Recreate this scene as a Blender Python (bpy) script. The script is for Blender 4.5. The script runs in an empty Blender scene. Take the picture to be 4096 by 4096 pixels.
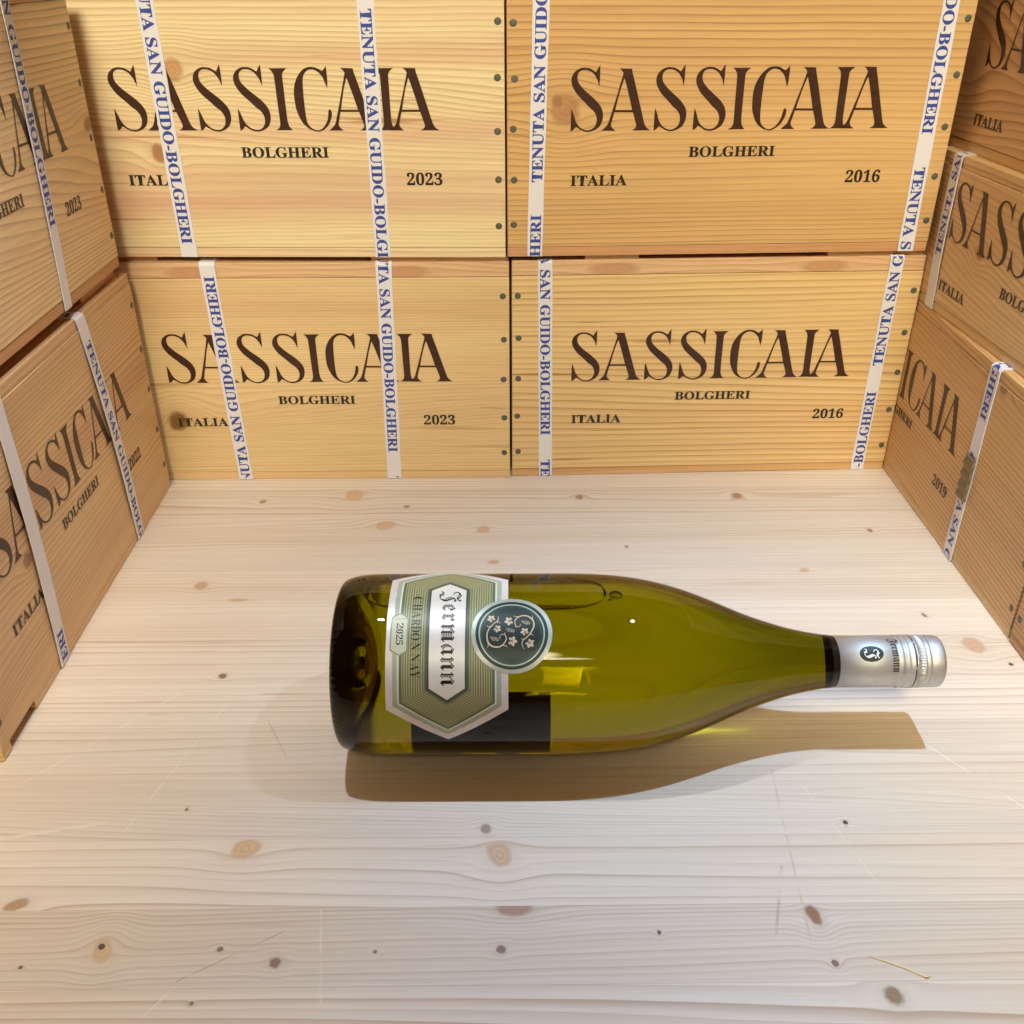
import bpy, bmesh, math, random
from mathutils import Vector, Matrix, noise as mnoise

scene = bpy.context.scene
COL = scene.collection
PI = math.pi

# ------------------------------------------------------------------ camera
cam_d = bpy.data.cameras.new('camera')
cam_d.sensor_width = 36.0
cam_d.sensor_fit = 'HORIZONTAL'
cam_d.lens = 36.0 * 0.94196
cam_d.clip_start = 0.01
cam_d.clip_end = 50.0
cam = bpy.data.objects.new('camera', cam_d)
COL.objects.link(cam)
cam.matrix_world = (Matrix.Translation((0, 0, 0.40038))
                    @ Matrix.Rotation(PI / 2 - 0.522233, 4, 'X')
                    @ Matrix.Rotation(-0.003007, 4, 'Z'))
scene.camera = cam

# ------------------------------------------------------------------ world, lamps, exposure
world = bpy.data.worlds.new('World')
scene.world = world
world.use_nodes = True
bg = world.node_tree.nodes['Background']
bg.inputs[0].default_value = (1.000, 0.391, 0.083, 1)
bg.inputs[1].default_value = 0.138


def lamp(kind, name, loc, energy, color, target=None, **kw):
    d = bpy.data.lights.new(name, kind)
    d.energy = energy
    d.color = color
    for k, v in kw.items():
        setattr(d, k, v)
    o = bpy.data.objects.new(name, d)
    o.location = loc
    if target is not None:
        o.rotation_euler = (Vector(target) - Vector(loc)).to_track_quat('-Z', 'Y').to_euler()
    COL.objects.link(o)
    return o


LIGHTS = [
    # name, kind, place, aim, watts, colour, options
    ('downlight', 'SPOT', (-0.150, 0.455, 0.66), (-0.170, 0.455, 0), 8.28, (0.848, 0.935, 1.000),
     dict(spot_size=math.radians(78), spot_blend=1.0, shadow_soft_size=0.0045)),
    ('downlight', 'SPOT', (0.262, 0.458, 0.66), (0.240, 0.425, 0), 14.22, (0.506, 0.734, 1.000),
     dict(spot_size=math.radians(72), spot_blend=1.0, shadow_soft_size=0.0045)),
    ('warm_panel', 'AREA', (-0.28, -1.00, 1.60), (-0.44, 0.43, 0.0), 0.64, (1.000, 0.828, 0.484),
     dict(shape='RECTANGLE', size=0.5, size_y=0.5, spread=math.radians(16))),
    ('warm_panel', 'AREA', (0.28, -1.00, 1.60), (0.45, 0.47, 0.0), 0.90, (1.000, 0.844, 0.489),
     dict(shape='RECTANGLE', size=0.5, size_y=0.5, spread=math.radians(16))),
    ('store_lights', 'AREA', (0.0, -1.0, 1.60), (-0.03, 0.76, 0.40), 4.30, (1.000, 0.930, 0.686),
     dict(shape='RECTANGLE', size=2.2, size_y=0.4, spread=math.radians(22))),
]
for nm, kind, loc, tgt, en, colr, kw in LIGHTS:
    s = lamp(kind, nm, loc, en, colr, tgt, **kw)
    if nm == 'downlight':
        s.data.cycles.is_caustics_light = True

scene.view_settings.view_transform = 'Standard'
scene.view_settings.look = 'None'
scene.view_settings.exposure = 0.0
scene.view_settings.gamma = 1.0
scene.view_settings.use_curve_mapping = False
scene.render.engine = 'CYCLES'
cy = scene.cycles
cy.use_denoising = True
try:
    cy.denoiser = 'OPENIMAGEDENOISE'
    cy.denoising_input_passes = 'RGB_ALBEDO_NORMAL'
    cy.denoising_prefilter = 'ACCURATE'
except Exception:
    pass
cy.max_bounces = 14
cy.diffuse_bounces = 4
cy.glossy_bounces = 6
cy.transmission_bounces = 12
cy.volume_bounces = 0
cy.caustics_refractive = True
cy.caustics_reflective = False
cy.sample_clamp_indirect = 40.0
cy.use_adaptive_sampling = False
cy.blur_glossy = 0.3


# ------------------------------------------------------------------ node expressions
class Ex:
    """a float expression made of math nodes"""
    nt = None

    def __init__(self, s):
        self.s = s

    @staticmethod
    def m(op, *a, clamp=False):
        n = Ex.nt.nodes.new('ShaderNodeMath')
        n.operation = op
        n.use_clamp = clamp
        for i, v in enumerate(a):
            if isinstance(v, Ex):
                Ex.nt.links.new(v.s, n.inputs[i])
            else:
                n.inputs[i].default_value = v
        return Ex(n.outputs[0])

    def __add__(s, o): return Ex.m('ADD', s, o)
    def __radd__(s, o): return Ex.m('ADD', o, s)
    def __sub__(s, o): return Ex.m('SUBTRACT', s, o)
    def __rsub__(s, o): return Ex.m('SUBTRACT', o, s)
    def __mul__(s, o): return Ex.m('MULTIPLY', s, o)
    def __rmul__(s, o): return Ex.m('MULTIPLY', o, s)
    def __truediv__(s, o): return Ex.m('DIVIDE', s, o)
    def __pow__(s, o): return Ex.m('POWER', s, o)
    def fract(s): return Ex.m('FRACT', s)
    def floor(s): return Ex.m('FLOOR', s)
    def abs(s): return Ex.m('ABSOLUTE', s)
    def exp(s): return Ex.m('EXPONENT', s)
    def sqrt(s): return Ex.m('SQRT', s)
    def sin(s): return Ex.m('SINE', s)
    def max(s, o): return Ex.m('MAXIMUM', s, o)
    def min(s, o): return Ex.m('MINIMUM', s, o)
    def clamp(s): return Ex.m('ADD', s, 0.0, clamp=True)
    def gt(s, o): return Ex.m('GREATER_THAN', s, o)
    def lt(s, o): return Ex.m('LESS_THAN', s, o)

    def step(s, a, b):
        """smoothstep from a (0) to b (1)"""
        n = Ex.nt.nodes.new('ShaderNodeMapRange')
        n.interpolation_type = 'SMOOTHSTEP'
        Ex.nt.links.new(s.s, n.inputs[0])
        lo, hi = (a, b) if a < b else (b, a)
        n.inputs[1].default_value = lo
        n.inputs[2].default_value = hi
        n.inputs[3].default_value = 0.0 if a < b else 1.0
        n.inputs[4].default_value = 1.0 if a < b else 0.0
        return Ex(n.outputs[0])


def set_in(sock, v):
    if isinstance(v, Ex):
        Ex.nt.links.new(v.s, sock)
    elif isinstance(v, bpy.types.NodeSocket):
        Ex.nt.links.new(v, sock)
    elif hasattr(v, '__len__') and len(v) == 3 and sock.type == 'RGBA':
        sock.default_value = (*v, 1)
    else:
        sock.default_value = v


def vec(x, y, z=0.0):
    n = Ex.nt.nodes.new('ShaderNodeCombineXYZ')
    for i, v in enumerate((x, y, z)):
        set_in(n.inputs[i], v)
    return n.outputs[0]


def nz(x, y, z=0.0, detail=2.0, rough=0.5, scale=1.0):
    n = Ex.nt.nodes.new('ShaderNodeTexNoise')
    n.inputs['Scale'].default_value = scale
    n.inputs['Detail'].default_value = detail
    n.inputs['Roughness'].default_value = rough
    Ex.nt.links.new(vec(x, y, z), n.inputs['Vector'])
    return Ex(n.outputs[0])


def wn(x):
    n = Ex.nt.nodes.new('ShaderNodeTexWhiteNoise')
    n.noise_dimensions = '1D'
    set_in(n.inputs['W'], x)
    return Ex(n.outputs[0])


def mixc(f, a, b, mode='MIX'):
    n = Ex.nt.nodes.new('ShaderNodeMix')
    n.data_type = 'RGBA'
    n.blend_type = mode
    set_in(n.inputs[0], f)
    set_in(n.inputs[6], a)
    set_in(n.inputs[7], b)
    return n.outputs[2]


def uvw():
    t = Ex.nt.nodes.new('ShaderNodeUVMap')
    s = Ex.nt.nodes.new('ShaderNodeSeparateXYZ')
    Ex.nt.links.new(t.outputs[0], s.inputs[0])
    return Ex(s.outputs[0]), Ex(s.outputs[1])


def srgb(r, g, b):
    f = lambda c: (c / 255 / 12.92) if c <= 10.3 else (((c / 255) + 0.055) / 1.055) ** 2.4
    return (f(r), f(g), f(b))


def new_mat(name):
    m = bpy.data.materials.new(name)
    m.use_nodes = True
    Ex.nt = m.node_tree
    return m, m.node_tree.nodes['Principled BSDF']


def bump(bs, h, strength, dist):
    n = Ex.nt.nodes.new('ShaderNodeBump')
    n.inputs['Strength'].default_value = strength
    n.inputs['Distance'].default_value = dist
    set_in(n.inputs['Height'], h)
    Ex.nt.links.new(n.outputs[0], bs.inputs['Normal'])


def plain(name, color, rough=0.5, metal=0.0, spec=0.5, var=0.0, vs=200.0):
    m, b = new_mat(name)
    if var:
        tc = Ex.nt.nodes.new('ShaderNodeTexCoord')
        n = Ex.nt.nodes.new('ShaderNodeTexNoise')
        n.inputs['Scale'].default_value = vs
        n.inputs['Detail'].default_value = 3
        Ex.nt.links.new(tc.outputs['Object'], n.inputs['Vector'])
        f = Ex(n.outputs[0])
        set_in(b.inputs['Base Color'], mixc(f, tuple(c * (1 - var) for c in color), tuple(min(1, c * (1 + var)) for c in color)))
    else:
        set_in(b.inputs['Base Color'], color)
    b.inputs['Roughness'].default_value = rough
    b.inputs['Metallic'].default_value = metal
    b.inputs['Specular IOR Level'].default_value = spec
    return m


# ------------------------------------------------------------------ wood
PINE = (1.0, 1.10, 1.32)


def pine(c):
    return tuple(min(0.9, a * b) for a, b in zip(c, PINE))


def wood(name, seed, light, line, spacing=0.0042, amt=0.6, power=5.0, warp=0.006, wave=0.004,
         knots=(), band=(0.5, srgb(206, 150, 110)), rough=0.42, resin=0.0, vary=0.45, slope=0.0,
         fine=0.085, scratch=(), coat=0.0, fade=0.35, bstr=0.12, flame=None):
    """pine: growth rings running along u, bent round knots, with reddish bands and fibre."""
    m, bs = new_mat(name)
    light, line = pine(light), pine(line)
    band = (band[0], pine(band[1]))
    u, v = uvw()
    z = seed * 7.31
    v1 = v + u * slope if slope else v
    if flame:
        e = (v - flame[0]) * (1 / flame[1])
        v1 = v1 + ((e * e) * -1.0).exp() * (u - flame[3]) * flame[2]
    v1 = v1 + (nz(u * 2.2, v * 7.0, z, 1.0) - 0.5) * (warp * 2) + (nz(u * 9.0, v * 26.0, z + 3, 1.0) - 0.5) * (wave * 2)
    kn = []
    for i, k in enumerate(knots):
        ku, kv, ru, rv = k[:4]
        du = u - ku
        dv = v - kv
        ex = (du * (1 / (ru * 2.5)))
        ey = (dv * (1 / (rv * 2.1)))
        g = ((ex * ex + ey * ey) * -1.0).exp()
        v1 = v1 - (v1 - kv) * g * 0.80
        kn.append((k, du, dv))
    t = (v1 + (nz(v1 * 14.0, z + 9.0, 0.0, 1.0) - 0.5) * 0.036) * (1 / spacing)
    fr = t.fract()
    ring = wn(t.floor() + z)
    ln = (fr ** power) * fr.step(1.0, 0.93)
    lenv = nz(u * 5.0, v * 60.0, z + 5, 1.0)
    amp = (1.0 - vary) + ring * vary
    region = nz(u * 1.3, v * 11.0, z + 17, 1.0).step(0.5 - fade, 0.5 + fade * 0.4)
    f = (ln * amp * (lenv * 0.6 + 0.8) * (region * 0.95 + 0.18) * (amt * 1.5)).clamp()
    tone = nz(u * 0.8, v * 22.0, z + 31, 2.0).step(0.42, 0.72)
    fib = nz(u * 40.0, v * 2600.0, z, 2.0, 0.6)
    fib2 = nz(u * 9.0, v * 420.0, z + 2, 2.0)
    fib3 = nz(u * 16.0, v * 900.0, z + 71, 2.0, 0.6) + nz(u * 3.0, v * 14.0, z + 81, 3.0) - 0.5
    base = mixc(tone * band[0], light, band[1])
    base = mixc(((fr ** 1.5) * 0.22 * amp).clamp(), base, line)
    col = mixc(f, base, line)
    col = mixc(1.0, col, vec((fib - 0.5) * (fine * 2) + (fib2 - 0.5) * (fine * 2.4) + (fib3 - 0.5) * (fine * 2.6) + 1.0,
                             (fib - 0.5) * (fine * 2.2) + (fib2 - 0.5) * (fine * 2.6) + (fib3 - 0.5) * (fine * 2.9) + 1.0,
                             (fib - 0.5) * (fine * 2.4) + (fib2 - 0.5) * (fine * 3.0) + (fib3 - 0.5) * (fine * 3.4) + 1.0), 'MULTIPLY')
    if resin:
        r = nz(u * 11.0, v * 380.0, z + 41, 1.0).step(0.72, 0.80) * nz(u * 3.0, v * 9.0, z + 51, 0.0).step(0.45, 0.62)
        r2 = nz(u * 4.5, v * 150.0, z + 61, 2.0).step(0.66, 0.76) * nz(u * 2.0, v * 7.0, z + 91, 0.0).step(0.40, 0.60)
        col = mixc((r * resin + r2 * (resin * 0.75)).clamp(), col, pine(srgb(170, 108, 56)))
    for k, du, dv in kn:
        ku, kv, ru, rv = k[:4]
        kc = k[4] if len(k) > 4 else srgb(140, 96, 62)
        rot = k[5] if len(k) > 5 else 0.3
        strength = k[6] if len(k) > 6 else 0.8
        c, s = math.cos(rot), math.sin(rot)
        a = (du * c + dv * s) * (1 / ru)
        b = (dv * c - du * s) * (1 / rv)
        d = (a * a + b * b).sqrt() + (nz(u * (1.2 / ru), v * (1.2 / rv), z + ku * 40, 2.0) - 0.5) * 0.55
        halo = d.step(2.3, 0.8)
        col = mixc((halo * 0.32 * strength).clamp(), col, tuple(x * 0.55 + y * 0.45 for x, y in zip(light, kc)))
        core = d.step(1.15, 0.60) if max(ru, rv) > 0.0022 else d.step(1.1, 0.8)
        rr = ((d * 16.0).sin() * 0.5 + 0.5)
        kcol = mixc((rr * 0.45).clamp(), kc, tuple(min(1, x * 1.5) for x in kc))
        rim = ((d - 0.92) * 9.0)
        rimf = ((rim * rim) * -1.0).exp()
        kcol = mixc((rimf * 0.55).clamp(), kcol, tuple(x * 0.35 for x in kc))
        col = mixc((core * strength).clamp(), col, kcol)
    for (ax, ay, bx, by, w, sc, st) in scratch:
        dx, dy = bx - ax, by - ay
        L2 = dx * dx + dy * dy
        tt = (((u - ax) * dx + (v - ay) * dy) * (1 / L2)).clamp()
        ex = u - (tt * dx + ax)
        ey = v - (tt * dy + ay)
        dist = (ex * ex + ey * ey).sqrt()
        br = nz(u * 70.0, v * 70.0, z, 2.0).step(0.30, 0.62) * 0.8
        col = mixc((dist.step(w, w * 0.4) * br * st).clamp(), col, sc)
    Ex.nt.links.new(col, bs.inputs['Base Color'])
    rg = nz(u * 6.0, v * 120.0, z + 8, 2.0)
    set_in(bs.inputs['Roughness'], rg * 0.16 + (rough - 0.08))
    bs.inputs['Specular IOR Level'].default_value = 0.4
    if coat:
        bs.inputs['Coat Weight'].default_value = coat
        bs.inputs['Coat Roughness'].default_value = 0.32
    bump(bs, fib * 0.5 + fib2 * 0.3 - f * 0.6, bstr, 0.0006)
    return m


# ------------------------------------------------------------------ mesh helpers
def tag(o, label=None, cat=None, group=None, kind=None):
    for k, v in (('label', label), ('category', cat), ('group', group), ('kind', kind)):
        if v:
            o[k] = v
    return o


def link(name, me, parent=None, mats=()):
    o = bpy.data.objects.new(name, me)
    for m in mats:
        me.materials.append(m)
    COL.objects.link(o)
    if parent is not None:
        o.parent = parent
    return o


def empty(name, loc, rz, **kw):
    o = bpy.data.objects.new(name, None)
    o.empty_display_size = 0.05
    o.location = loc
    o.rotation_euler = (0, 0, rz)
    COL.objects.link(o)
    tag(o, kw.get('label'), kw.get('cat'), kw.get('group'))
    return o


def mesh(name, verts, faces, parent=None, mats=(), uvs=None, smooth=False):
    me = bpy.data.meshes.new(name)
    me.from_pydata([tuple(v) for v in verts], [], faces)
    if uvs is not None:
        l = me.uv_layers.new(name='UVMap')
        for p in me.polygons:
            for li in p.loop_indices:
                l.data[li].uv = uvs[me.loops[li].vertex_index]
    if smooth:
        me.polygons.foreach_set('use_smooth', [True] * len(me.polygons))
    me.update()
    return link(name, me, parent, mats)


def box_mesh(name, boxes, parent, mats, bev=0.0006, uvoff=(0, 0), smooth=False):
    """boxes (x0,x1,y0,y1,z0,z1) as one mesh with grain aligned UVs in metres."""
    bm = bmesh.new()
    for (x0, x1, y0, y1, z0, z1) in boxes:
        vs = [bm.verts.new((x, y, z)) for x in (x0, x1) for y in (y0, y1) for z in (z0, z1)]
        for q in ((0, 1, 3, 2), (4, 6, 7, 5), (0, 4, 5, 1), (2, 3, 7, 6), (0, 2, 6, 4), (1, 5, 7, 3)):
            bm.faces.new([vs[i] for i in q])
    bmesh.ops.recalc_face_normals(bm, faces=bm.faces)
    if bev:
        bmesh.ops.bevel(bm, geom=list(bm.edges), offset=bev, segments=2, affect='EDGES', profile=0.6)
    l = bm.loops.layers.uv.new('UVMap')
    for f in bm.faces:
        n = f.normal
        a = max(range(3), key=lambda i: abs(n[i]))
        for lp in f.loops:
            c = lp.vert.co
            if a == 1:
                p = (c.x, c.z)
            elif a == 0:
                p = (c.y + 0.5, c.z)
            else:
                p = (c.x, c.y + 1.3)
            lp[l].uv = (p[0] + uvoff[0], p[1] + uvoff[1])
    me = bpy.data.meshes.new(name)
    bm.to_mesh(me)
    bm.free()
    return link(name, me, parent, mats)


# ------------------------------------------------------------------ lettering
def bold(t):
    o = ''
    for ch in t:
        if 'A' <= ch <= 'Z':
            o += chr(0x1D400 + ord(ch) - 65)
        elif 'a' <= ch <= 'z':
            o += chr(0x1D41A + ord(ch) - 97)
        elif '0' <= ch <= '9':
            o += chr(0x1D7CE + ord(ch) - 48)
        else:
            o += ch
    return o


def fraktur(t):
    return ''.join(chr(0x1D56C + ord(c) - 65) if c.isupper() else chr(0x1D586 + ord(c) - 97) for c in t)


_tc = {}


def text_mesh(s, offset=0.0):
    """vertices and faces of a set string, flat in xy, baseline at 0"""
    key = (s, offset)
    if key in _tc:
        return _tc[key]
    c = bpy.data.curves.new('set_text', 'FONT')
    c.body = s
    c.offset = offset
    c.resolution_u = 6
    o = bpy.data.objects.new('set_text', c)
    COL.objects.link(o)
    dg = bpy.context.evaluated_depsgraph_get()
    dg.update()
    me = bpy.data.meshes.new_from_object(o.evaluated_get(dg))
    vs = [tuple(v.co)[:2] for v in me.vertices]
    fs = [tuple(p.vertices) for p in me.polygons]
    bpy.data.meshes.remove(me)
    bpy.data.objects.remove(o)
    bpy.data.curves.remove(c)
    x0 = min(v[0] for v in vs)
    vs = [(x - x0, y) for x, y in vs]
    _tc[key] = (vs, fs)
    return vs, fs


def fit_text(s, x0, x1, cap, offset=0.0, capref=None):
    vs, fs = text_mesh(s, offset)
    w = max(v[0] for v in vs)
    hh = capref if capref else max(v[1] for v in vs)
    sx, sy = (x1 - x0) / w, cap / hh
    return [(x0 + x * sx, y * sy) for x, y in vs], fs


def outline_mesh(loops):
    """fill closed outlines (points, third value marks a corner) incl. holes -> verts, faces"""
    c = bpy.data.curves.new('outline', 'CURVE')
    c.dimensions = '2D'
    c.fill_mode = 'FRONT'
    for L in loops:
        pts = [(p[0], p[1]) for p in L]
        cor = [len(p) > 2 for p in L]
        n = len(pts)
        out = []
        for i in range(n):
            p0, p1, p2, p3 = pts[i - 1], pts[i], pts[(i + 1) % n], pts[(i + 2) % n]
            m1 = (0, 0) if False else ((p2[0] - p0[0]) / 2, (p2[1] - p0[1]) / 2)
            m2 = ((p3[0] - p1[0]) / 2, (p3[1] - p1[1]) / 2)
            d = (p2[0] - p1[0], p2[1] - p1[1])
            if cor[i]:
                m1 = d
            if cor[(i + 1) % n]:
                m2 = d
            ll = math.hypot(*d) + 1e-9
            lim = lambda m: tuple(x * min(1, 1.2 * ll / (math.hypot(*m) + 1e-9)) for x in m)
            m1, m2 = lim(m1), lim(m2)
            for k in range(4):
                t = k / 4
                h1 = 2 * t ** 3 - 3 * t * t + 1
                h2 = t ** 3 - 2 * t * t + t
                h3 = -2 * t ** 3 + 3 * t * t
                h4 = t ** 3 - t * t
                out.append((h1 * p1[0] + h2 * m1[0] + h3 * p2[0] + h4 * m2[0],
                            h1 * p1[1] + h2 * m1[1] + h3 * p2[1] + h4 * m2[1]))
        sp = c.splines.new('POLY')
        sp.points.add(len(out) - 1)
        for q, p in zip(out, sp.points):
            p.co = (q[0], q[1], 0, 1)
        sp.use_cyclic_u = True
    o = bpy.data.objects.new('outline', c)
    COL.objects.link(o)
    dg = bpy.context.evaluated_depsgraph_get()
    dg.update()
    me = bpy.data.meshes.new_from_object(o.evaluated_get(dg))
    vs = [tuple(v.co)[:2] for v in me.vertices]
    fs = [tuple(p.vertices) for p in me.polygons]
    bpy.data.meshes.remove(me)
    bpy.data.objects.remove(o)
    bpy.data.curves.remove(c)
    return vs, fs


# crate: x, y, turn, height of its foot, width, height
CR = {
    'BLl': (-0.16819, 0.75539, 0.00691, 0.0, 0.333, 0.18859),
    'BLu': (-0.17087, 0.75514, -0.01594, 0.19651, 0.333, 0.18859),
    'BRl': (0.16674, 0.76521, 0.03684, 0.0, 0.333, 0.18859),
    'BRu': (0.16357, 0.76144, 0.04334, 0.19651, 0.333, 0.18859),
    'Ll': (-0.29451, 0.57579, 1.59122, 0.0, 0.333, 0.18859),
    'Lu': (-0.29514, 0.56705, 1.59291, 0.19651, 0.333, 0.18859),
    'Rl': (0.33355, 0.76616, -1.56805, 0.0, 0.488, 0.1555),
    'Rm': (0.34067, 0.62573, -1.52476, 0.1555, 0.333, 0.1165),
    'Ru': (0.34907, 0.64624, -1.52378, 0.272, 0.333, 0.12),
    'Rf': (0.33704, 0.3524, -1.55059, 0.0, 0.333, 0.1555),
}
# letter outlines in millimetres (third value: corner)
GS= [(20.03, 44.17, 1), (20.08, 39.15), (20.11, 34.55), (19.82, 29.62, 1), (19.04, 32.1), (18.09, 34.57), (16.3, 37.34), (14.2, 39.34), (11.48,
      40.58), (9.12, 40.9), (6.79, 40.61), (4.82, 39.25), (3.95, 37.12), (3.95, 34.97), (4.7, 32.51), (6.46, 30.34), (9.25, 27.53), (12.74, 24.7),
      (16.24, 21.87), (19.43, 18.86), (21.77, 15.85), (22.91, 13.31), (23.37, 10.77), (23.25, 7.9), (22.42, 5.03), (20.81, 2.47), (18.13, 0.57),
      (15.41, -0.54), (12.67, -1.0), (9.55, -0.48), (6.75, 0.83), (3.76, 2.63, 1), (1.93, 0.71), (-0.1, -0.56, 1), (-0.23, 6.51), (-0.02, 15.08, 1),
      (1.06, 12.86), (2.17, 9.99), (3.41, 6.48), (5.64, 3.25), (8.46, 1.14), (11.25, 0.24), (14.0, 0.38), (16.37, 1.55), (18.01, 3.46), (18.77, 6.02),
      (18.84, 8.26), (18.05, 10.81), (16.24, 13.37), (13.07, 15.92), (9.89, 19.1), (6.74, 21.94), (3.59, 25.09), (1.46, 28.21), (0.03, 31.0), (-0.55,
      33.78), (-0.13, 36.54), (1.47, 39.27), (4.09, 41.24), (7.07, 42.28), (10.08, 42.26), (12.77, 41.79), (15.16, 40.55), (17.05, 39.47, 1), (18.46,
      41.9)]
GAo= [(11.42, 41.74, 1), (20.67, 41.43, 1), (21.06, 38.93), (22.0, 36.16), (24.73, 27.49), (28.17, 16.19), (31.65, 5.01), (33.23, 2.1), (36.5, -0.19,
      1), (22.65, -0.22, 1), (24.99, 1.21), (25.84, 2.97), (25.03, 6.03), (22.82, 12.43, 1), (9.28, 12.54, 1), (7.8, 6.5), (7.23, 3.94), (8.21, 1.68),
      (10.55, -0.27, 1), (0.01, -0.18, 1), (3.5, 2.69), (5.11, 5.24), (6.0, 8.12), (8.94, 17.92), (12.37, 30.38), (14.55, 38.51, 1), (13.34, 40.35)]
GAh= [(15.47, 35.29, 1), (17.5, 29.41), (20.42, 20.03), (22.15, 13.86, 1), (9.82, 13.97, 1), (11.2, 20.42), (13.16, 28.2)]
GI= [(-0.55, 41.53, 1), (12.67, 41.53, 1), (10.35, 39.71), (9.11, 37.87), (8.95, 35.72), (9.02, 27.96), (9.14, 15.37), (9.39, 6.41), (10.05, 3.18),
      (11.32, 1.23), (12.52, -0.01, 1), (-0.03, -0.12, 1), (2.42, 1.31), (3.56, 3.56), (3.76, 6.46), (3.43, 17.0), (3.2, 28.0), (2.92, 36.38), (2.13,
      38.84), (0.94, 40.38)]
GC= [(22.42, 43.18, 1), (22.61, 38.27), (22.55, 32.7), (22.01, 28.04, 1), (20.79, 31.78), (19.2, 35.82), (16.76, 38.62), (14.15, 40.32), (11.7, 40.8),
      (9.38, 40.36), (7.2, 38.84), (5.76, 36.84), (4.84, 33.45), (4.53, 27.85), (4.4, 22.21), (4.43, 15.25), (4.72, 8.86), (5.38, 5.0), (6.72, 2.72),
      (9.07, 0.76), (11.99, -0.18), (14.71, 0.38), (17.25, 2.31), (19.3, 5.2), (20.6, 8.41), (21.2, 11.61), (21.63, 13.52), (22.51, 14.15), (23.59,
      13.18), (23.77, 10.62), (23.09, 8.06), (21.18, 4.21), (18.43, 1.32), (15.85, -0.28), (12.81, -1.06), (9.22, -0.38), (5.49, 1.44), (2.33, 4.38),
      (0.1, 8.26), (-1.74, 13.39), (-2.37, 18.48), (-2.46, 24.78), (-1.57, 30.08), (0.28, 34.41), (2.87, 38.1), (5.92, 40.84), (8.82, 42.05), (11.83,
      42.33), (14.96, 41.85), (17.15, 40.76), (19.34, 39.67, 1), (21.15, 41.35)]

for _s, _o in ((bold('TENUTA SAN GUIDO-BOLGHERI'), 0.011), (bold('BOLGHERI'), 0.010), (bold('ITALIA'), 0.010), (bold('2023'), 0.010), (bold('2016'), 0.010),
               (bold('2022'), 0.010), (bold('2019'), 0.010), (fraktur('Jermann'), 0.0)):
    text_mesh(_s, _o)
for _c in 'Jerman':
    text_mesh(fraktur(_c), 0.0)
    text_mesh(fraktur(_c), -0.028)
for _c in 'CHARDONY':
    text_mesh(bold(_c), -0.009)
for _c in '205':
    text_mesh(bold(_c), -0.004)

GL = {'S': outline_mesh([GS]), 'A': outline_mesh([GAo, GAh]), 'I': outline_mesh([GI]), 'C': outline_mesh([GC])}
WORD = [('S', -0.1189), ('A', -0.0965), ('S', -0.0574), ('S', -0.0283), ('I', -0.0022), ('C', 0.0163), ('A', 0.0372),
        ('I', 0.0739), ('A', 0.0817)]


def brand_word():
    V, F = [], []
    for ch, x in WORD:
        vs, fs = GL[ch]
        o = len(V)
        V += [(x + a * 0.001, b * 0.001) for a, b in vs]
        F += [tuple(i + o for i in f) for f in fs]
    return V, F


# ------------------------------------------------------------------ shared materials
def ink(name, c1, c2):
    m, b = new_mat(name)
    u, v = uvw()
    n = nz(u * 25.0, v * 700.0, 0.3, 2.0)
    n2 = nz(u * 40.0, v * 60.0, 5.3, 2.0)
    set_in(b.inputs['Base Color'], mixc((n * 0.8 + n2 * 0.5 - 0.15).clamp(), c1, c2))
    b.inputs['Roughness'].default_value = 0.42
    return m


M_BRAND = ink('branded_brown', srgb(28, 17, 12), srgb(82, 46, 28))
M_SMALL = ink('stamped_black', srgb(22, 22, 14), srgb(52, 44, 28))


def ribbon_mat():
    m, b = new_mat('white_ribbon')
    u, v = uvw()
    w = ((u * 5200.0).sin() * (v * 4200.0).sin()) * 0.5 + 0.5
    set_in(b.inputs['Base Color'], mixc(w * 0.5, srgb(228, 228, 238), srgb(206, 203, 212)))
    b.inputs['Roughness'].default_value = 0.5
    b.inputs['Sheen Weight'].default_value = 0.2
    bump(b, w, 0.25, 0.0003)
    return m


def ribbon_ink():
    m, b = new_mat('woven_blue')
    u, v = uvw()
    s = ((u * (2 * PI / 0.0009)).sin()) * 0.5 + 0.5
    n = nz(u * 900.0, v * 500.0, 0.0, 1.0)
    set_in(b.inputs['Base Color'], mixc((s * s * 0.14 + n * 0.06).clamp(), srgb(10, 50, 150), srgb(170, 172, 204)))
    b.inputs['Roughness'].default_value = 0.55
    return m


M_RIB = ribbon_mat()
M_RIBINK = ribbon_ink()
M_NAIL = plain('dark_nail_steel', srgb(96, 98, 88), 0.55, 0.35, var=0.4, vs=500)
M_SEAL = plain('dull_seal_metal', srgb(122, 108, 86), 0.45, 0.4, var=0.2, vs=400)
M_ENDGRAIN = plain('rough_end_grain', srgb(206, 164, 104), 0.7, var=0.25, vs=900)


# ------------------------------------------------------------------ crates
def nail_mesh():
    bm = bmesh.new()
    prof = [(0.0, -0.00055), (0.0016, -0.00052), (0.0023, -0.00042), (0.0026, -0.0002), (0.0027, 0.0006)]
    n = 18
    rings = []
    for r, y in prof[1:]:
        rings.append([bm.verts.new((r * math.cos(2 * PI * i / n), y, r * math.sin(2 * PI * i / n))) for i in range(n)])
    c = bm.verts.new((0, prof[0][1], 0))
    for i in range(n):
        bm.faces.new((c, rings[0][i], rings[0][(i + 1) % n]))
    for a, b in zip(rings, rings[1:]):
        for i in range(n):
            bm.faces.new((a[i], b[i], b[(i + 1) % n], a[(i + 1) % n]))
    bmesh.ops.recalc_face_normals(bm, faces=bm.faces)
    for f in bm.faces:
        f.smooth = True
    me = bpy.data.meshes.new('nail')
    bm.to_mesh(me)
    bm.free()
    me.materials.append(M_NAIL)
    return me


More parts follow.
